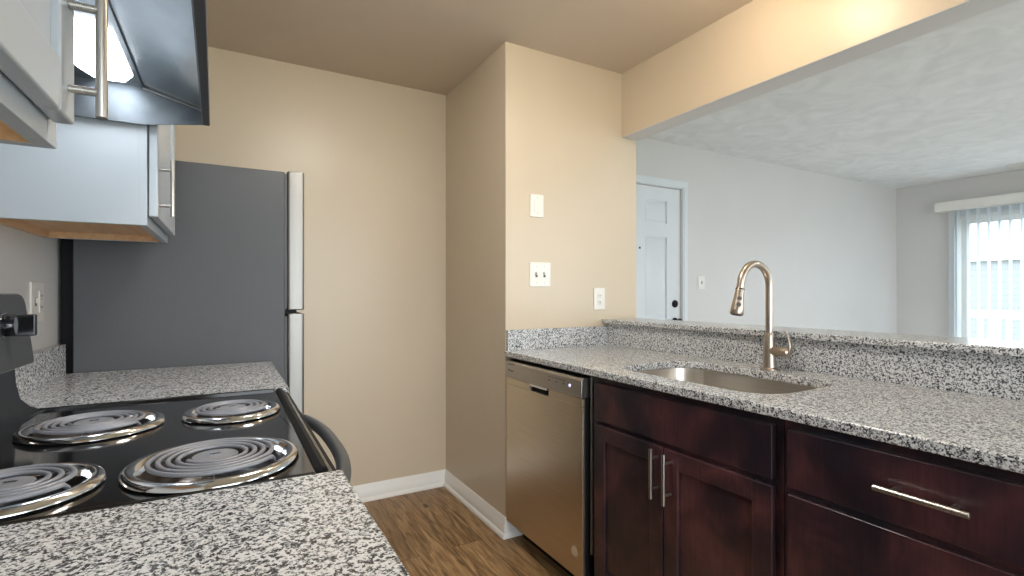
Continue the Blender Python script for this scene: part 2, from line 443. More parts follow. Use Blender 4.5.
# ------------------------------------------------------------------ living room door
d = bpy.data.objects.new('door_1', None); COL.objects.link(d); d.location = (DX0, LYF, 0); struct(d, 'white panelled entry door in the far living room wall')
b = MB()
yf = LYF+0.012
W = DX1-DX0
cols = [(0.155, 0.400), (0.510, 0.755)]; rows = [(0.24, 0.82), (0.99, 1.655), (1.77, 1.955)]
b.box(DX0+0.004, DX1-0.004, yf+0.014, yf+0.045, 0.006, DZ-0.004)
b.box(DX0+0.004, DX0+0.155, yf, yf+0.014, 0.006, DZ-0.004); b.box(DX0+0.400, DX0+0.510, yf, yf+0.014, 0.006, DZ-0.004); b.box(DX0+0.755, DX1-0.004, yf, yf+0.014, 0.006, DZ-0.004)
zz = [0.006, 0.24, 0.82, 0.99, 1.655, 1.77, 1.955, DZ-0.004]
for c0, c1 in cols:
    for i in range(0, 8, 2): b.box(DX0+c0, DX0+c1, yf, yf+0.014, zz[i], zz[i+1])
    for r0, r1 in rows:
        b.loft([[(DX0+c0+m, y, r0+m), (DX0+c1-m, y, r0+m), (DX0+c1-m, y, r1-m), (DX0+c0+m, y, r1-m)] for m, y in ((0.014, yf+0.014), (0.034, yf+0.000))])
b.build('door_panel', 'door', d)
MB().lathe([(0.0,0),(0.031,0),(0.031,-0.010),(0.022,-0.016),(0.012,-0.018)], (DX1-0.065, yf, 1.11), 'y', 24, cap1=True).build('deadbolt', 'black', d)
MB().lathe([(0.030,0),(0.030,-0.008),(0.011,-0.012),(0.011,-0.035),(0.022,-0.040),(0.027,-0.053),(0.022,-0.068),(0.010,-0.072)], (DX1-0.065, yf, 0.965), 'y', 24, True, True).build('door_knob', 'black', d)
MB().lathe([(0.009,0),(0.009,-0.004),(0.006,-0.005)], (DX0+W/2, yf, 1.56), 'y', 16, True, True).build('peephole', 'slot', d)
b = MB()
def casing(b, x0, x1, z0, z1): b.box(x0, x1, LYF-0.014, LYF, z0, z1).box(x0+0.012, x1-0.012, LYF-0.02, LYF-0.013, z0, z1-0.012)
casing(b, DX1+0.004, DX1+0.064, 0, DZ+0.064); casing(b, DX0-0.064, DX0-0.004, 0, DZ+0.064)
b.box(DX0-0.064, DX1+0.064, LYF-0.0145, LYF, DZ+0.004, DZ+0.0645); b.box(DX0-0.052, DX1+0.052, LYF-0.0205, LYF-0.013, DZ+0.016, DZ+0.053)
struct(b.build('trim_1', 'door', bevel=0.002), 'white casing round the entry door')

# ------------------------------------------------------------------ patio window
w = bpy.data.objects.new('window_1', None); COL.objects.link(w); w.location = (XR, WY0, 0); struct(w, 'sliding glass patio door in the living room')
b = MB()
def ring(b, x0, x1, y0, y1, z0, z1, t):
    b.box(x0, x1, y0, y0+t, z0, z1).box(x0, x1, y1-t, y1, z0, z1).box(x0, x1, y0+t, y1-t, z1-t, z1).box(x0, x1, y0+t, y1-t, z0, z0+t)
ring(b, XR+0.01, XR+0.11, WY0+0.001, WY1-0.001, 0.001, WZ-0.001, 0.035)
b.build('outer_frame', 'trim', w, bevel=0.002)
ym = (WY0+WY1)/2
for k, (y0, y1, x0) in enumerate(((ym-0.03, WY1-0.037, XR+0.055), (WY0+0.037, ym+0.03, XR+0.02))):
    b = MB(); ring(b, x0, x0+0.03, y0, y1, 0.038, WZ-0.038, 0.055); f = b.build('sash', 'trim', w, bevel=0.002)
    MB().box(x0+0.012, x0+0.018, y0+0.05, y1-0.05, 0.09, WZ-0.09).build('glass_pane', 'glass', f, smooth=False)
b = MB().box(XR-0.016, XR, WY1, WY1+0.055, 0, WZ+0.055).box(XR-0.016, XR, WY0-0.055, WY0, 0, WZ+0.055).box(XR-0.016, XR, WY0, WY1, WZ, WZ+0.055)
struct(b.build('trim_2', 'door', bevel=0.003), 'white casing round the patio door')
# frames of the added daylight openings behind the camera
for n, (x0, x1, z0, z1, yw) in ((2, (-0.15,1.75,0.0,2.15,YK)), (3, (3.1,5.3,0.4,2.3,YB))):
    b = MB()
    for a0, a1, c0, c1 in ((x0,x0+0.05,z0,z1),(x1-0.05,x1,z0,z1),(x0+0.05,x1-0.05,z0,z0+0.05),(x0+0.05,x1-0.05,z1-0.05,z1),((x0+x1)/2-0.02,(x0+x1)/2+0.02,z0+0.05,z1-0.05)):
        b.box(a0, a1, yw-0.09, yw-0.04, c0, c1)
    struct(b.build('window_%d' % n, 'trim', bevel=0.002))

# vertical blind
vb = thing('vertical_blind', 'white vertical blind with open vanes hanging before the patio door', 'blind', (XR-0.06, 1.6, 0))
MB().box(XR-0.13, XR-0.001, 0.50, 2.565, 2.095, 2.195).build('valance', 'plate', vb, bevel=0.003)
y = 2.375; 
while y > 0.66:
    v = MB(); a = math.radians(4); hx = 0.0445
    prof = [(XR-0.072-hx, y-0.002), (XR-0.072, y+0.004), (XR-0.072+hx, y-0.002), (XR-0.072+hx, y-0.0035), (XR-0.072, y+0.0025), (XR-0.072-hx, y-0.0035)]
    v.prism_z(prof, 0.03, 2.10).build('vane', 'vane', vb, smooth=False)
    y -= 0.083

# outside
bal = thing('balcony_railing', 'white balcony railing with balusters outside the patio door', 'railing', (8.4, 1.5, -0.1))
MB().box(8.36, 8.44, -1.5, 5.0, 0.885, 0.975).build('top_rail', 'trim', bal)
MB().box(8.37, 8.43, -1.5, 5.0, 0.0, 0.06).build('bottom_rail', 'trim', bal)
for i in range(47):
    yy = -1.4+i*0.135
    MB().box(8.38, 8.42, yy, yy+0.045, 0.055, 0.89).build('baluster', 'trim', bal)
struct(MB().box(XR+0.12, 8.5, -1.6, 5.1, -0.2, -0.03).build('floor_balcony', 'deck', smooth=False), 'balcony deck outside the patio door')
nb = thing('neighbouring_building', 'pale grey lap sided building standing beyond the balcony railing', 'building', (16.5, 4, -3))
MB().box(15, 20, -8, 14, -3, 1.93).build('siding_wall', 'siding', nb, smooth=False)
MB().prism_y([(14.9,1.93),(20.1,1.93),(20.1,1.98),(14.9,1.98)], -8.1, 14.1).build('roof_edge', 'trim', nb, smooth=False)
struct(MB().box(-10, 40, -30, 30, -3.1, -3).build('ground', 'ground', smooth=False))

# ceiling vent
cv = thing('ceiling_vent', 'white slotted air register in the living room ceiling', 'vent', (6.55, 1.83, H))
VX, VY = 6.57, 1.57
b = MB(); ring_y = None
b.box(VX, VX+0.32, VY, VY+0.03, H-0.008, H).box(VX, VX+0.32, VY+0.30, VY+0.33, H-0.008, H).box(VX, VX+0.03, VY+0.03, VY+0.30, H-0.008, H).box(VX+0.29, VX+0.32, VY+0.03, VY+0.30, H-0.008, H)
b.build('frame', 'plate', cv, bevel=0.001)
MB().box(VX+0.03, VX+0.29, VY+0.03, VY+0.30, H-0.002, H).build('dark_backing', 'slot', cv, smooth=False)  # dark sheet standing in for the shade between the louvres
for i in range(8):
    MB().box(VX+0.036+i*0.031, VX+0.050+i*0.031, VY+0.03, VY+0.30, H-0.007, H-0.003).build('louvre', 'plate', cv, smooth=False)

# ceiling fixtures (above the frame); the living room one is added fill
def dome(name, x, y, r, mat, label):
    t = thing(name, label, 'light', (x, y, H))
    MB().lathe([(r*0.9,0),(r*0.95,-0.02),(r*0.9,-0.03)], (x,y,H), 'z', 40, True, True).build('base_ring', 'nickel', t)
    MB().lathe([(r*0.88,-0.031),(r,-0.045),(r*0.93,-0.075),(r*0.7,-0.105),(r*0.35,-0.122),(0.01,-0.127)], (x,y,H), 'z', 40, True, True).build('glass_shade', mat, t)
dome('ceiling_light', 0.56, 1.30, 0.17, 'dome', 'round glowing dome light on the kitchen ceiling')
dome('ceiling_light', 1.50, 1.12, 0.10, 'dome_warm', 'small warm dome light on the kitchen ceiling above the sink')
dome('ceiling_light', 4.5, -0.9, 0.2, 'lounge_fill', 'dome fill light added on the living room ceiling')  # unseen lamp added to brighten the living room

# ------------------------------------------------------------------ wall plates
def plate(name, label, cat, face, x0, x1, z0, z1, y, kind):
    """face 'y': plate on a wall facing -Y at y; face 'x': on the left wall facing +X (x0,x1 are then y's)"""
    def P(a, dpt, z): return (a, y-dpt, z) if face == 'y' else (y+dpt, a, z)
    base = (P((x0+x1)/2, 0, z0))
    t = thing(name, label, cat, base)
    def blk(nm, a0, a1, c0, c1, d0, d1, mat, par, bev=0.001):
        p, q = P(a0, d0, c0), P(a1, d1, c1)
        return MB().box(p[0], q[0], p[1], q[1], p[2], q[2]).build(nm, mat, par, bevel=bev)
    c = blk('cover_plate', x0, x1, z0, z1, 0.0, 0.006, 'plate', t, 0.002)
    cx, cz = (x0+x1)/2, (z0+z1)/2
    for q in kind.split():
        k, off = q.split(':'); a = cx+float(off)
        if k == 'toggle':
            blk('toggle_slot', a-0.006, a+0.006, cz-0.013, cz+0.013, 0.005, 0.0075, 'rubber', t, 0)
            blk('toggle', a-0.004, a+0.004, cz-0.004, cz+0.012, 0.006, 0.018, 'plate', t)
        if k == 'outlet':
            o = blk('receptacle', a-0.0175, a+0.0175, cz-0.034, cz+0.034, 0.005, 0.009, 'plate', t)
            for s in (-1, 1):
                for e in (-0.007, 0.006): blk('slot', a+e-0.0015, a+e+0.0015, cz+s*0.018-0.004, cz+s*0.018+0.005, 0.008, 0.0095, 'slot', o, 0)
                blk('slot', a-0.002, a+0.002, cz+s*0.018-0.012, cz+s*0.018-0.008, 0.008, 0.0095, 'slot', o, 0)
        if k == 'blank':
            blk('insert', a-0.0175, a+0.0175, cz-0.034, cz+0.034, 0.005, 0.0085, 'plate', t)
        if k in ('toggle', 'blank'):
            for s in (-1, 1): blk('screw', a-0.002, a+0.002, cz+s*0.042-0.002, cz+s*0.042+0.002, 0.005, 0.007, 'nickel', t, 0)
    return t
plate('wall_plate', 'blank white cover plate high on the beige wall above the light switches', 'wall plate', 'y', 1.335, 1.415, 1.587, 1.702, YC, 'blank:0')
plate('light_switch', 'white double toggle light switch on the beige wall above the dishwasher', 'light switch', 'y', 1.333, 1.458, 1.232, 1.356, YC, 'toggle:-0.024 toggle:0.024')
plate('power_outlet', 'white power outlet on the beige wall just above the granite backsplash corner', 'outlet', 'y', 1.742, 1.818, 1.108, 1.228, YC, 'outlet:0')
plate('light_switch', 'white single toggle switch beside the entry door in the living room', 'light switch', 'y', 3.512, 3.592, 1.235, 1.345, LYF, 'toggle:0')
plate('power_outlet', 'white double gang outlet on the left wall between stove and refrigerator', 'outlet', 'x', 2.06, 2.18, 1.11, 1.235, XL, 'outlet:0.024 toggle:-0.024')

# ------------------------------------------------------------------ shaker fronts and handles
def front(name, s, xf, y0, y1, z0, z1, mat, parent, rail=0.057, th=0.02, slab=False, bevel=0.003):
    """a door/drawer front whose visible face is at x=xf and faces s (+1 / -1 along X)"""
    b = MB(); xb = xf-s*th
    if slab:
        b.box(xb, xf, y0, y1, z0, z1)
    else:
        b.box(xb, xf, y0, y0+rail, z0, z1).box(xb, xf, y1-rail, y1, z0, z1)
        b.box(xb, xf, y0+rail, y1-rail, z0, z0+rail).box(xb, xf, y0+rail, y1-rail, z1-rail, z1)
        b.box(xb+s*0.004, xf-s*0.009, y0+rail-0.004, y1-rail+0.004, z0+rail-0.004, z1-rail+0.004)
    return b.build(name, mat, parent, bevel=bevel)
def bar_handle(s, xf, p0, p1, parent, out=0.032, r=0.006, inset=0.03, mat='nickel'):
    """bar pull: p0,p1 are (y,z) ends"""
    b = MB(); x = xf+s*out
    a, c = Vector((x, p0[0], p0[1])), Vector((x, p1[0], p1[1])); d = (c-a).normalized()
    b.cyl(a, c, r, n=20)
    for q in (a+d*inset, c-d*inset): b.cyl((xf, q.y, q.z), (x, q.y, q.z), r*0.8, n=14)
    return b.build('handle', mat, parent, bevel=0.0008, seg=1)

# ------------------------------------------------------------------ right run: base cabinets
CT = 0.916            # top of the granite
FX = 1.2              # drawer faces
def carcass(t, s, xback, xface, y0, y1, mat, toe=0.1, rail_z=0.725, ztop=0.886):
    xi = xface-s*0.02
    b = MB()
    b.box(xback, xi, y0, y0+0.016, 0.0 if 0 else toe, ztop).box(xback, xi, y1-0.016, y1, toe, ztop).box(xback, xi, y0, y1, toe, toe+0.016).box(xback, xback+s*0.01, y0, y1, toe, ztop)
    b.box(xback, xi-s*0.06, y0+0.002, y1-0.002, 0, toe)
    b.build('carcass', mat, t, smooth=False)
    b = MB()
    b.box(xi, xface, y0, y0+0.038, toe, ztop).box(xi, xface, y1-0.038, y1, toe, ztop).box(xi, xface, y0+0.038, y1-0.038, ztop-0.035, ztop).box(xi, xface, y0+0.038, y1-0.038, toe, toe+0.04)
    b.build('face_frame', mat, t, bevel=0.001)
FF = 1.22
sk = thing('sink_cabinet', 'dark espresso base cabinet with two doors below the sink', 'cabinet', (1.5, 1.14, 0))
carcass(sk, -1, 1.815, FF, 0.768, 1.524, 'espresso')
MB().box(FF-0.001, FF+0.019, 0.80, 1.49, 0.700, 0.738).build('middle_rail', 'espresso', sk)
front('false_drawer_front', -1, FX, 0.788, 1.497, 0.727, 0.866, 'espresso', sk, slab=True)
d1 = front('door', -1, FX, 1.157, 1.497, 0.125, 0.711, 'espresso', sk)
bar_handle(-1, FX, (1.176, 0.548), (1.176, 0.706), d1)
d2 = front('door', -1, FX, 0.788, 1.152, 0.125, 0.711, 'espresso', sk)
bar_handle(-1, FX, (1.122, 0.545), (1.122, 0.703), d2)

dr = thing('drawer_cabinet', 'dark espresso drawer cabinet to the right of the sink cabinet', 'cabinet', (1.5, 0.46, 0))
carcass(dr, -1, 1.815, FF, 0.16, 0.766, 'espresso')
MB().box(FF-0.001, FF+0.019, 0.198, 0.728, 0.695, 0.738).box(FF-0.001, FF+0.019, 0.198, 0.728, 0.40, 0.43).build('middle_rail', 'espresso', dr)
for z0, z1 in ((0.722, 0.866), (0.425, 0.706), (0.125, 0.410)):
    q = front('drawer_front', -1, FX, 0.180, 0.748, z0, z1, 'espresso', dr, slab=True)
    zc = 0.797 if z0 > 0.7 else (z0+z1)/2
    bar_handle(-1, FX, (0.386, zc), (0.544, zc), q)

# countertop with sink cut-out
HX0, HX1, HY0, HY1 = 1.285, 1.690, 0.862, 1.498
ctr = thing('countertop', 'speckled granite countertop with undermount sink cutout over the dark cabinets', 'countertop', (1.5, 1.0, 0.888))
MB().holed([(1.187,-0.45),(1.850,-0.45),(1.850,YC-0.001),(1.187,YC-0.001)], [rrect(HX0, HX1, HY0, HY1, 0.11)], 0.889, CT).build('slab', 'granite', ctr, bevel=0.004)
MB().box(1.197, 1.829, YC-0.021, YC-0.0005, CT, 1.018).build('end_backsplash', 'granite', ctr, bevel=0.002)
MB().box(1.830, 1.850, -0.45, YC-0.001, CT, 1.031).build('backsplash', 'granite', ctr, bevel=0.002)
tag(MB().box(1.800, 2.075, -0.5, YC-0.001, 1.033, 1.056).build('bar_ledge', 'granite', bevel=0.004), 'raised speckled granite bar ledge on the pass-through half wall', 'ledge')

# sink
sn = thing('sink', 'stainless steel undermount sink bowl set below the granite countertop', 'sink', (1.487, 1.18, 0.70))
loops = []
for m, z, r in ((-0.018, 0.8885, 0.12), (0.006, 0.8885, 0.105), (0.008, 0.875, 0.105), (0.014, 0.74, 0.10), (0.03, 0.715, 0.09), (0.06, 0.706, 0.07), (0.15, 0.702, 0.03)):
    loops.append([(x, y, z) for x, y in rrect(HX0+m, HX1-m, HY0+m, HY1-m, r)])
o = MB().loft(loops, False, True).build('bowl', 'sink', sn, angle=60)
sm = o.modifiers.new('thick', 'SOLIDIFY'); sm.thickness = 0.0012; sm.offset = 1
MB().lathe([(0.056,0.0),(0.054,0.003),(0.042,0.002),(0.040,-0.006),(0.01,-0.007)], (1.487,1.18,0.703), 'z', 32, True, True).build('drain', 'chrome', sn)

# faucet
FXx, FYy = 1.765, 1.169
fc = thing('kitchen_faucet', 'tall gooseneck pull-down kitchen faucet in brushed nickel behind the sink', 'faucet', (FXx, FYy, CT))
MB().lathe([(0.031,0),(0.031,0.003),(0.0245,0.007),(0.0225,0.03),(0.0215,0.07),(0.0195,0.10),(0.0165,0.125),(0.0145,0.133),(0.0135,0.135)], (FXx,FYy,CT), 'z', 32, True, True).build('body', 'faucet', fc)
pts = [(FXx, FYy, 1.045), (FXx, FYy, 1.12), (FXx, FYy, 1.19)]
R = 0.0825; cz = 1.2235
for i in range(0, 23):
    a = math.radians(i*7.8); pts.append((FXx-R+R*math.cos(a), FYy, cz+R*math.sin(a)))
dd = (Vector(pts[-1])-Vector(pts[-2])).normalized(); pts.append(tuple(Vector(pts[-1])+dd*0.020)); e = Vector(pts[-1])
MB().tube(pts, 0.0133, 20).build('neck', 'faucet', fc)
e1 = e+dd*0.004; e2 = e+dd*0.095
hd = MB().tube([e-dd*0.001, e1, e1+dd*0.004, e+dd*0.035, e+dd*0.075, e+dd*0.092, e2], [0.0136, 0.0150, 0.0153, 0.0175, 0.0225, 0.0232, 0.0215], 24).build('spray_head', 'faucet', fc)
MB().tube([e+dd*0.0005, e+dd*0.0035], 0.0155, 24).build('joint_ring', 'black', fc)
side = Vector((-0.72,-0.69,0)).normalized()
for q in (0.036, 0.058):
    c = e+dd*q+side*(0.0155 if q < 0.05 else 0.0190)
    MB().tube([c-side*0.002, c+side*0.004], [0.0085, 0.0075], 16).build('button', 'rubber', hd)
MB().tube([e2-dd*0.001, e2+dd*0.002], [0.018, 0.017], 24).build('nozzle', 'rubber', hd)
lv = MB(); lv.tube([(FXx, FYy-0.01, 0.985), (FXx, FYy-0.058, 0.985), (FXx, FYy-0.072, 0.985), (FXx, FYy-0.078, 0.985)], [0.0178, 0.0178, 0.0168, 0.010], 24)
lo = lv.build('valve', 'faucet', fc)
lp = [(FXx, FYy-0.070, 0.972), (FXx, FYy-0.080, 0.992), (FXx, FYy-0.081, 1.015), (FXx-0.001, FYy-0.074, 1.040), (FXx-0.002, FYy-0.062, 1.064)]
MB().tube(lp, [0.009, 0.0095, 0.0075, 0.006, 0.0045], 14, flat=0.55).build('lever', 'faucet', fc)

# ------------------------------------------------------------------ dishwasher
dw = thing('dishwasher', 'stainless steel dishwasher with top control panel at the end of the counter', 'dishwasher', (1.5, 1.85, 0))
DY0, DY1, DXF = 1.548, 2.155, 1.185
MB().box(1.235, 1.80, DY0+0.005, DY1-0.004, 0.10, 0.882).box(1.27, 1.80, DY0+0.02, DY1-0.02, 0.0, 0.09).build('tub', 'black', dw, smooth=False)
b = MB(); b.box(1.198, 1.236, DY0, DY1, 0.095, 0.80); b.build('door_liner', 'black', dw, bevel=0.002)
# curved outer panel: thin, rolled at its edges
pk0, pk1 = 1.785, 1.935
b = MB()
b.box(DXF, 1.199, DY0, DY1, 0.092, 0.762).box(DXF, 1.199, DY0, pk0, 0.762, 0.793).box(DXF, 1.199, pk1, DY1, 0.762, 0.793)
b.build('door_panel', 'dwsteel', dw, bevel=0.003)
MB().box(DXF+0.030, DXF+0.034, pk0-0.01, pk1+0.01, 0.75, 0.80).build('handle_recess', 'black', dw)
cp = MB().prism_y([(1.236,0.794),(DXF-0.004,0.794),(DXF-0.006,0.80),(DXF-0.004,0.862),(DXF+0.004,0.872),(1.236,0.875)], DY0, DY1).build('control_panel', 'dwpanel', dw, bevel=0.002)
MB().box(DXF-0.006, DXF+0.02, pk0+0.005, pk1-0.005, 0.785, 0.7945).build('handle_lip', 'chrome', dw, bevel=0.002)
for i in range(6):
    yy = 1.77-i*0.026
    if i == 5: continue
    MB().lathe([(0.0035,0),(0.0035,-0.001)], (DXF-0.0048, yy, 0.835), 'x', 12, True, True).build('button', 'dwpanel' if i % 2 else 'print', cp)
    MB().box(DXF-0.0060, DXF-0.0040, yy-0.008, yy+0.008, 0.848, 0.850).build('button_mark', 'print', cp)
MB().lathe([(0.006,0),(0.006,-0.0015)], (DXF-0.0048, 1.625, 0.835), 'x', 16, True, True).build('indicator_light', 'led', cp)
MB().box(DXF-0.0052, DXF-0.0035, 2.065, 2.125, 0.858, 0.861).build('vent_slot', 'slot', cp)
MB().lathe([(0.021,0),(0.021,-0.0006)], (DXF+0.0002, 1.600, 0.187), 'x', 28, True, True).build('round_sticker', 'sticker', dw)
MB().box(1.212, 1.236, DY0-0.0235, DY0-0.014, 0.20, 0.886).box(1.212, 1.236, DY0-0.0135, DY1, 0.8825, 0.8865).build('mounting_flange', 'steelv', dw)
tc = bpy.data.curves.new('brand_lettering', 'FONT'); tc.body = 'Whirlpool'; tc.size = 0.013; tc.extrude = 0.0002
tt = bpy.data.objects.new('brand_lettering', tc); COL.objects.link(tt); tc.materials.append(M['print'])
bpy.context.view_layer.update()
dg = bpy.context.evaluated_depsgraph_get()
me = bpy.data.meshes.new_from_object(tt.evaluated_get(dg)); bpy.data.objects.remove(tt)
tm = bpy.data.objects.new('lettering', me); COL.objects.link(tm); tm.parent = cp
tm.rotation_euler = (PI/2, 0, -PI/2); tm.location = Vector((DXF-0.0052, 2.128, 0.826))-dw.location

# ------------------------------------------------------------------ refrigerator
fr = thing('refrigerator', 'grey sided refrigerator with stainless doors against the far wall', 'refrigerator', (-0.13, 2.64, 0))
RY0, RY1 = 2.33, 2.925
MB().box(-0.478, 0.213, RY0, RY1, 0.03, 1.712).build('body', 'fridge', fr, bevel=0.004)
MB().box(-0.512, -0.4785, RY0+0.02, RY1-0.02, 0.05, 1.66).build('back_panel', 'black', fr, smooth=False)
for x in (-0.42, 0.15):
    for yy in (RY0+0.05, RY1-0.05): MB().lathe([(0.02,0),(0.02,0.012),(0.012,0.031)], (x,yy,0), 'z', 16, True, True).build('foot', 'black', fr)
for nm, z0, z1 in (('freezer_door', 1.128, 1.718), ('refrigerator_door', 0.07, 1.112)):
    MB().box(0.213, 0.222, RY0+0.006, RY1-0.006, z0+0.006, z1-0.012).build('gasket', 'rubber', fr)
    dd_ = MB().prism_z(rrect(0.222, 0.290, RY0, RY1, 0.012, 5), z0, z1).build(nm, 'steelv', fr, bevel=0.004)
    zh0, zh1 = (z0+0.03, z0+0.40) if z0 > 1 else (z1-0.52, z1-0.03)
    bar_handle(1, 0.290, (RY1-0.06, zh0), (RY1-0.06, zh1), dd_, 0.045, 0.010, 0.02, 'steelv')
MB().box(0.18, 0.25, RY1-0.06, RY1-0.01, 1.712, 1.722).build('hinge_cover', 'fridge', fr, bevel=0.003)
MB().box(0.2135, 0.26, RY0+0.012, RY0+0.05, 1.1125, 1.1275).build('hinge', 'black', fr)
MB().box(0.17, 0.205, RY0+0.02, RY1-0.02, 0.002, 0.03).build('grille', 'black', fr)

# ------------------------------------------------------------------ left run
LXB, LFX = XL+0.003, 0.118
def left_base(y0, y1, label, doors):
    t = thing('base_cabinet', label, 'cabinet', (-0.2, (y0+y1)/2, 0))
    carcass(t, 1, LXB, 0.115, y0, y1, 'espresso')
    w = (y1-y0-0.02)/doors
    for i in range(doors):
        a, c = y0+0.01+i*w+0.003, y0+0.01+(i+1)*w-0.003
        q = front('drawer_front', 1, 0.136, a, c, 0.727, 0.866, 'espresso', t, slab=True)
        bar_handle(1, 0.136, ((a+c)/2-0.07, 0.797), ((a+c)/2+0.07, 0.797), q, out=0.026)
        q = front('door', 1, 0.136, a, c, 0.125, 0.711, 'espresso', t)
        bar_handle(1, 0.136, (a+0.035, 0.55), (a+0.035, 0.70), q, out=0.026)
left_base(1.652, 2.315, 'dark base cabinet standing between the stove and the refrigerator', 1)
left_base(-0.08, 0.84, 'dark base cabinet on the near side of the stove', 2)
c1 = thing('countertop', 'short speckled granite countertop between stove and refrigerator', 'countertop', (-0.18, 1.98, 0.888))
MB().box(XL+0.0005, 0.162, 1.648, 2.322, 0.889, CT).build('slab', 'granite', c1, bevel=0.004)
MB().box(XL+0.0005, XL+0.032, 1.648, 2.315, CT, 1.02).build('backsplash', 'granite', c1, bevel=0.002)
c2 = thing('countertop', 'speckled granite countertop in the near foreground beside the stove', 'countertop', (-0.18, 0.4, 0.888))
MB().box(XL+0.022, 0.162, -0.10, 0.845, 0.889, CT).build('slab', 'granite', c2, bevel=0.004)
MB().box(XL+0.0005, XL+0.0215, -0.10, 0.845, 0.889, 1.02).build('backsplash', 'granite', c2, bevel=0.002)

# ------------------------------------------------------------------ stove
SY0, SY1 = 0.850, 1.643
st = thing('electric_stove', 'black electric coil stove with chrome burner pans between the granite counters', 'stove', (-0.18, 1.25, 0))
MB().box(XL+0.02, 0.108, SY0, SY1, 0.04, 0.885).box(XL+0.06, 0.06, SY0+0.03, SY1-0.03, 0.0, 0.04).build('body', 'blackg', st, bevel=0.003)
ZT = 0.912
burners = [(-0.017, 0.982, 0.129, 4), (0.012, 1.375, 0.103, 3), (-0.245, 1.367, 0.125, 4), (-0.270, 0.980, 0.108, 3)]
hol = [circ(x, y, r-0.010, 48) for x, y, r, n in burners]
MB().holed([(XL+0.10,SY0),(0.150,SY0),(0.150,SY1),(XL+0.10,SY1)], hol, 0.886, ZT).box(XL+0.10, 0.122, SY1-0.008, SY1, ZT-0.01, ZT+0.007).box(XL+0.10, 0.122, SY0, SY0+0.006, ZT-0.01, ZT+0.004).build('cooktop', 'blackg', st, bevel=0.003)
# raised roll at the front edge
MB().prism_y([(0.122,ZT-0.002),(0.126,ZT+0.005),(0.134,ZT+0.008),(0.142,ZT+0.005),(0.146,ZT-0.004),(0.160,ZT-0.008),(0.160,ZT-0.05),(0.122,ZT-0.05)], SY0+0.012, SY1-0.005).build('front_trim', 'black', st, bevel=0.002)
# oven door
od = MB().box(0.1085, 0.152, SY0+0.004, SY1-0.004, 0.25, 0.858).build('oven_door', 'blackg', st, bevel=0.006)
MB().box(0.1515, 0.1535, SY0+0.12, SY1-0.12, 0.38, 0.70).build('oven_window', 'console', od, bevel=0.001)
MB().box(0.1085, 0.150, SY0+0.004, SY1-0.004, 0.06, 0.242).build('storage_drawer', 'blackg', st, bevel=0.006)
hp = []
ya, yb = SY0+0.035, SY1-0.035; yc = (ya+yb)/2; hw = (yb-ya)/2
for i in range(25):
    t_ = -1+2*i/24
    hp.append((0.152+0.066*(1-abs(t_)**2.6), yc+hw*t_, 0.846))
MB().tube(hp, 0.0145, 18).build('oven_handle', 'handle_grey', od)
# burners
for x, y, r, n in burners:
    big = r > 0.115
    p = MB().lathe([(r-0.004,ZT+0.0002),(r,ZT+0.003),(r-0.002,ZT+0.010),(r-0.008,ZT+0.0135),(r-0.016,ZT+0.012),(r-0.022,ZT+0.006),(r-0.026,ZT-0.001)], (x,y,0), 'z', 64).build('drip_pan', 'chrome', st, angle=60)
    MB().lathe([(r-0.026,ZT-0.0008),(r-0.033,ZT-0.012),(r*0.60,ZT-0.030),(r*0.34,ZT-0.035),(0.018,ZT-0.036)], (x,y,0), 'z', 48).build('pan_bowl', 'bowl', p, angle=60)
    tr = 0.0040; r0 = 0.040 if big else 0.034; r1 = r*0.76
    turns = n+0.35; K = int(turns*44); cpts = []
    a_off = math.radians(200)
    for i in range(K+1):
        f_ = i/K; a = a_off+2*PI*turns*f_; rr = r0+(r1-r0)*f_
        cpts.append((x+rr*math.cos(a), y+rr*math.sin(a), ZT+0.0165))
    # tail drops into the pan
    a = a_off+2*PI*turns
    cpts += [(x+(r1-0.002)*math.cos(a+0.10), y+(r1-0.002)*math.sin(a+0.10), ZT+0.010), (x+(r1-0.004)*math.cos(a+0.2), y+(r1-0.004)*math.sin(a+0.2), ZT-0.006)]
    MB().tube(cpts, tr, 10, flat=0.85).build('coil', 'coil', st, angle=60)
    b = MB()
    for k in range(3):
        a = math.radians(30+120*k); ux, uy = math.cos(a), math.sin(a)
        b.loft([[(x+ux*q-uy*wd, y+uy*q+ux*wd, z) for wd, z in ((-0.0012,ZT+0.002),(0.0012,ZT+0.002),(0.0012,ZT+0.012),(-0.0012,ZT+0.012))] for q in (0.012, r-0.020)])
    b.build('coil_support', 'chrome', st, smooth=False)
    md = MB().lathe([(0.0,0.0),(r0-0.008,0.0),(r0-0.006,0.002),(r0-0.007,0.0035),(0.010,0.0035)], (x,y,ZT+0.0135), 'z', 32, False, True).build('medallion', 'coil', st)
    MB().box(x-0.008, x+0.008, y-0.005, y+0.005, ZT+0.0172, ZT+0.0186).build('badge', 'chrome', md, bevel=0.0005)
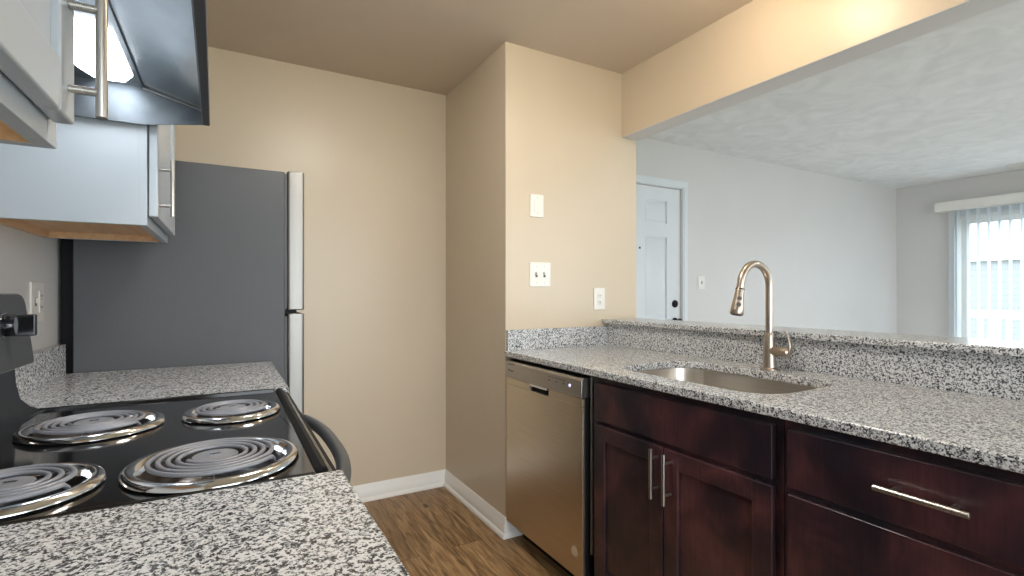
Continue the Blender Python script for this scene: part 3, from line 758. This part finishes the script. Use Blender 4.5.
# backguard
def yz_round(y0, y1, z0, z1, r, n=7):
    pts = [(y0, z0+0.006), (y0+0.006, z0), (y1-0.006, z0), (y1, z0+0.006)]
    for cy, a0 in ((y1-r, 0), (y0+r, PI/2)):
        for i in range(n+1):
            a = a0+PI/2*i/n; pts.append((cy+r*math.cos(a), z1-r+r*math.sin(a)))
    return pts
out = yz_round(SY0+0.004, SY1-0.002, 1.030, 1.199, 0.035)
def fx(z): return -0.425+(1.199-z)/0.169*0.018
bg = MB().loft([[(XL+0.012, y, z) for y, z in out], [(fx(z)-0.006, y, z) for y, z in out], [(fx(z), y+(0.004 if y < 1.2 else -0.004), z-(0.003 if z > 1.1 else -0.003)) for y, z in out]]).build('control_console', 'console', st, bevel=0.0015)
MB().prism_y([(XL+0.02,0.887),(-0.39,0.887),(-0.395,ZT+0.004),(-0.415,ZT+0.014),(-0.432,0.945),(-0.440,0.98),(-0.443,1.031),(XL+0.02,1.031)], SY0+0.01, SY1-0.006).build('backguard_riser', 'blackg', st, angle=50)
for yy in (1.48, 1.272, 1.07, 0.95):
    z = 1.130; x0 = fx(z)
    k = MB().lathe([(0.0245,-0.001),(0.025,0.004),(0.0245,0.012),(0.022,0.018),(0.0215,0.022)], (x0,yy,z), 'x', 32, True, True).build('knob', 'blackg', bg, bevel=0.001, seg=1)
    MB().box(x0+0.014, x0+0.053, yy-0.008, yy+0.008, z-0.0235, z+0.0235).build('knob_grip', 'blackg', k, bevel=0.003)
    MB().lathe([(0.0285,0.0),(0.0285,0.002),(0.025,0.003)], (x0,yy,z), 'x', 32, True, True).build('knob_ring', 'chrome', k)

# ------------------------------------------------------------------ upper cabinets
def upper(label, y0, y1, hy, dy0, dy1):
    t = thing('wall_cabinet', label, 'cabinet', (-0.36, (y0+y1)/2, 1.38))
    zb, zt = 1.381, 2.14; xb = XL+0.001; xf = -0.187
    b = MB()
    b.box(xb, xf-0.019, y0, y0+0.014, zb, zt).box(xb, xf-0.019, y1-0.014, y1, zb, zt).box(xb, xf-0.019, y0+0.014, y1-0.014, zt-0.014, zt)
    b.box(xf-0.0195, xf, y0, y0+0.038, zb, zt).box(xf-0.0195, xf, y1-0.038, y1, zb, zt).box(xf-0.0195, xf, y0+0.038, y1-0.038, zb, zb+0.038).box(xf-0.0195, xf, y0+0.038, y1-0.038, zt-0.04, zt)
    b.build('case', 'wcab', t, bevel=0.001)
    MB().box(xb+0.016, xf-0.02, y0+0.0145, y1-0.0145, zb+0.022, zb+0.034).box(xb, xb+0.016, y0+0.0145, y1-0.0145, zb+0.001, zb+0.034).box(xf-0.024, xf-0.0197, y0+0.0145, y1-0.0145, zb+0.002, zb+0.034).box(xb+0.016, xf-0.024, y1-0.018, y1-0.0142, zb+0.001, zb+0.022).build('bottom_panel', 'maple', t, smooth=False)
    q = front('door', 1, -0.164, dy0, dy1, 1.407, 2.118, 'wcab', t, th=0.021, bevel=0.0035, rail=0.06)
    bar_handle(1, -0.164, (hy, 1.413), (hy, 1.573), q, out=0.031, r=0.0062)
    return t
upper('white upper cabinet beside the refrigerator, above the far granite counter', 1.660, 2.205, 1.700, 1.672, 2.193)
upper('white upper cabinet nearest the camera with a steel bar handle', 0.335, 0.836, 0.781, 0.347, 0.810)

# ------------------------------------------------------------------ range hood
HY0_, HY1_ = 0.842, 1.641
hd_ = thing('range_hood', 'brushed steel range hood with glowing lamp over the stove', 'range hood', (-0.28, 1.25, 1.65))
zb, zf = 1.645, 1.667
# folded sheet: outline of the end panels in (x,z)
endp = [(XL+0.002,zb),(-0.192,zb),(-0.050,zf),(-0.043,zf+0.004),(-0.043,zf+0.062),(-0.192,1.80),(XL+0.002,1.80)]
SK = 0.0165
def skew(b):
    for v in b.bm.verts:
        k = min(1, max(0, (v.co.x+0.192)/0.14)); v.co.x += k*SK*(HY1_-v.co.y)
    return b
skew(MB().prism_y(endp, HY1_-0.003, HY1_)).build('end_panel', 'hooddim', hd_, smooth=False)
skew(MB().prism_y(endp, HY0_, HY0_+0.003)).build('end_panel', 'hooddim', hd_, smooth=False)
shell = [(-0.052,zf),(-0.043,zf+0.002),(-0.043,zf+0.062),(-0.192,1.802),(XL+0.002,1.802),(XL+0.002,1.799),(-0.193,1.799),(-0.047,zf+0.060),(-0.047,zf+0.038),(-0.052,zf+0.038)]
skew(MB().prism_y(shell, HY0_+0.003, HY1_-0.003)).build('front_canopy', 'hood', hd_, bevel=0.0005, seg=1)
skew(MB().box(-0.0432, -0.0415, HY0_, HY1_, zf+0.001, zf+0.064).box(-0.058, -0.0425, HY0_, HY1_, zf-0.0015, zf+0.0005)).build('front_lip', 'hooddark', hd_, bevel=0.0004, seg=1)
skew(MB().prism_y([(-0.052,zf+0.038),(-0.052,zf+0.041),(-0.190,1.750),(-0.193,1.750),(-0.193,1.746)], HY0_+0.004, HY1_-0.004)).build('inner_baffle', 'hood', hd_, smooth=False)
MB().box(XL+0.004, -0.193, HY0_+0.004, HY1_-0.004, 1.7415, 1.7445).build('filter_pan', 'hood', hd_, bevel=0.0004, seg=1)
skew(MB().prism_y([(-0.193,1.738),(-0.193,1.741),(-0.056,zf+0.037),(-0.056,zf+0.034)], HY1_-0.007, HY1_-0.003)).build('seam_glint', 'steelv', hd_, smooth=False)  # thin strip added as the bright line along the fold
skew(MB().box(-0.0605, -0.0582, HY0_+0.004, HY1_-0.004, zf-0.001, zf+0.0015)).build('lip_glint', 'chrome', hd_, smooth=False)  # bright strip put in as the highlight along the inner lip
LZ = 1.7410
lpts = [(-0.315,1.38),(-0.315,1.54),(-0.286,1.612),(-0.222,1.602),(-0.2035,1.56),(-0.2035,1.32),(-0.222,1.285),(-0.286,1.285)]
MB().loft([[(x,y,LZ) for x,y in lpts], [(-0.25+(x+0.25)*0.90, 1.45+(y-1.45)*0.94, LZ-0.008) for x,y in lpts]]).build('lamp_lens', 'lens', hd_, bevel=0.002)
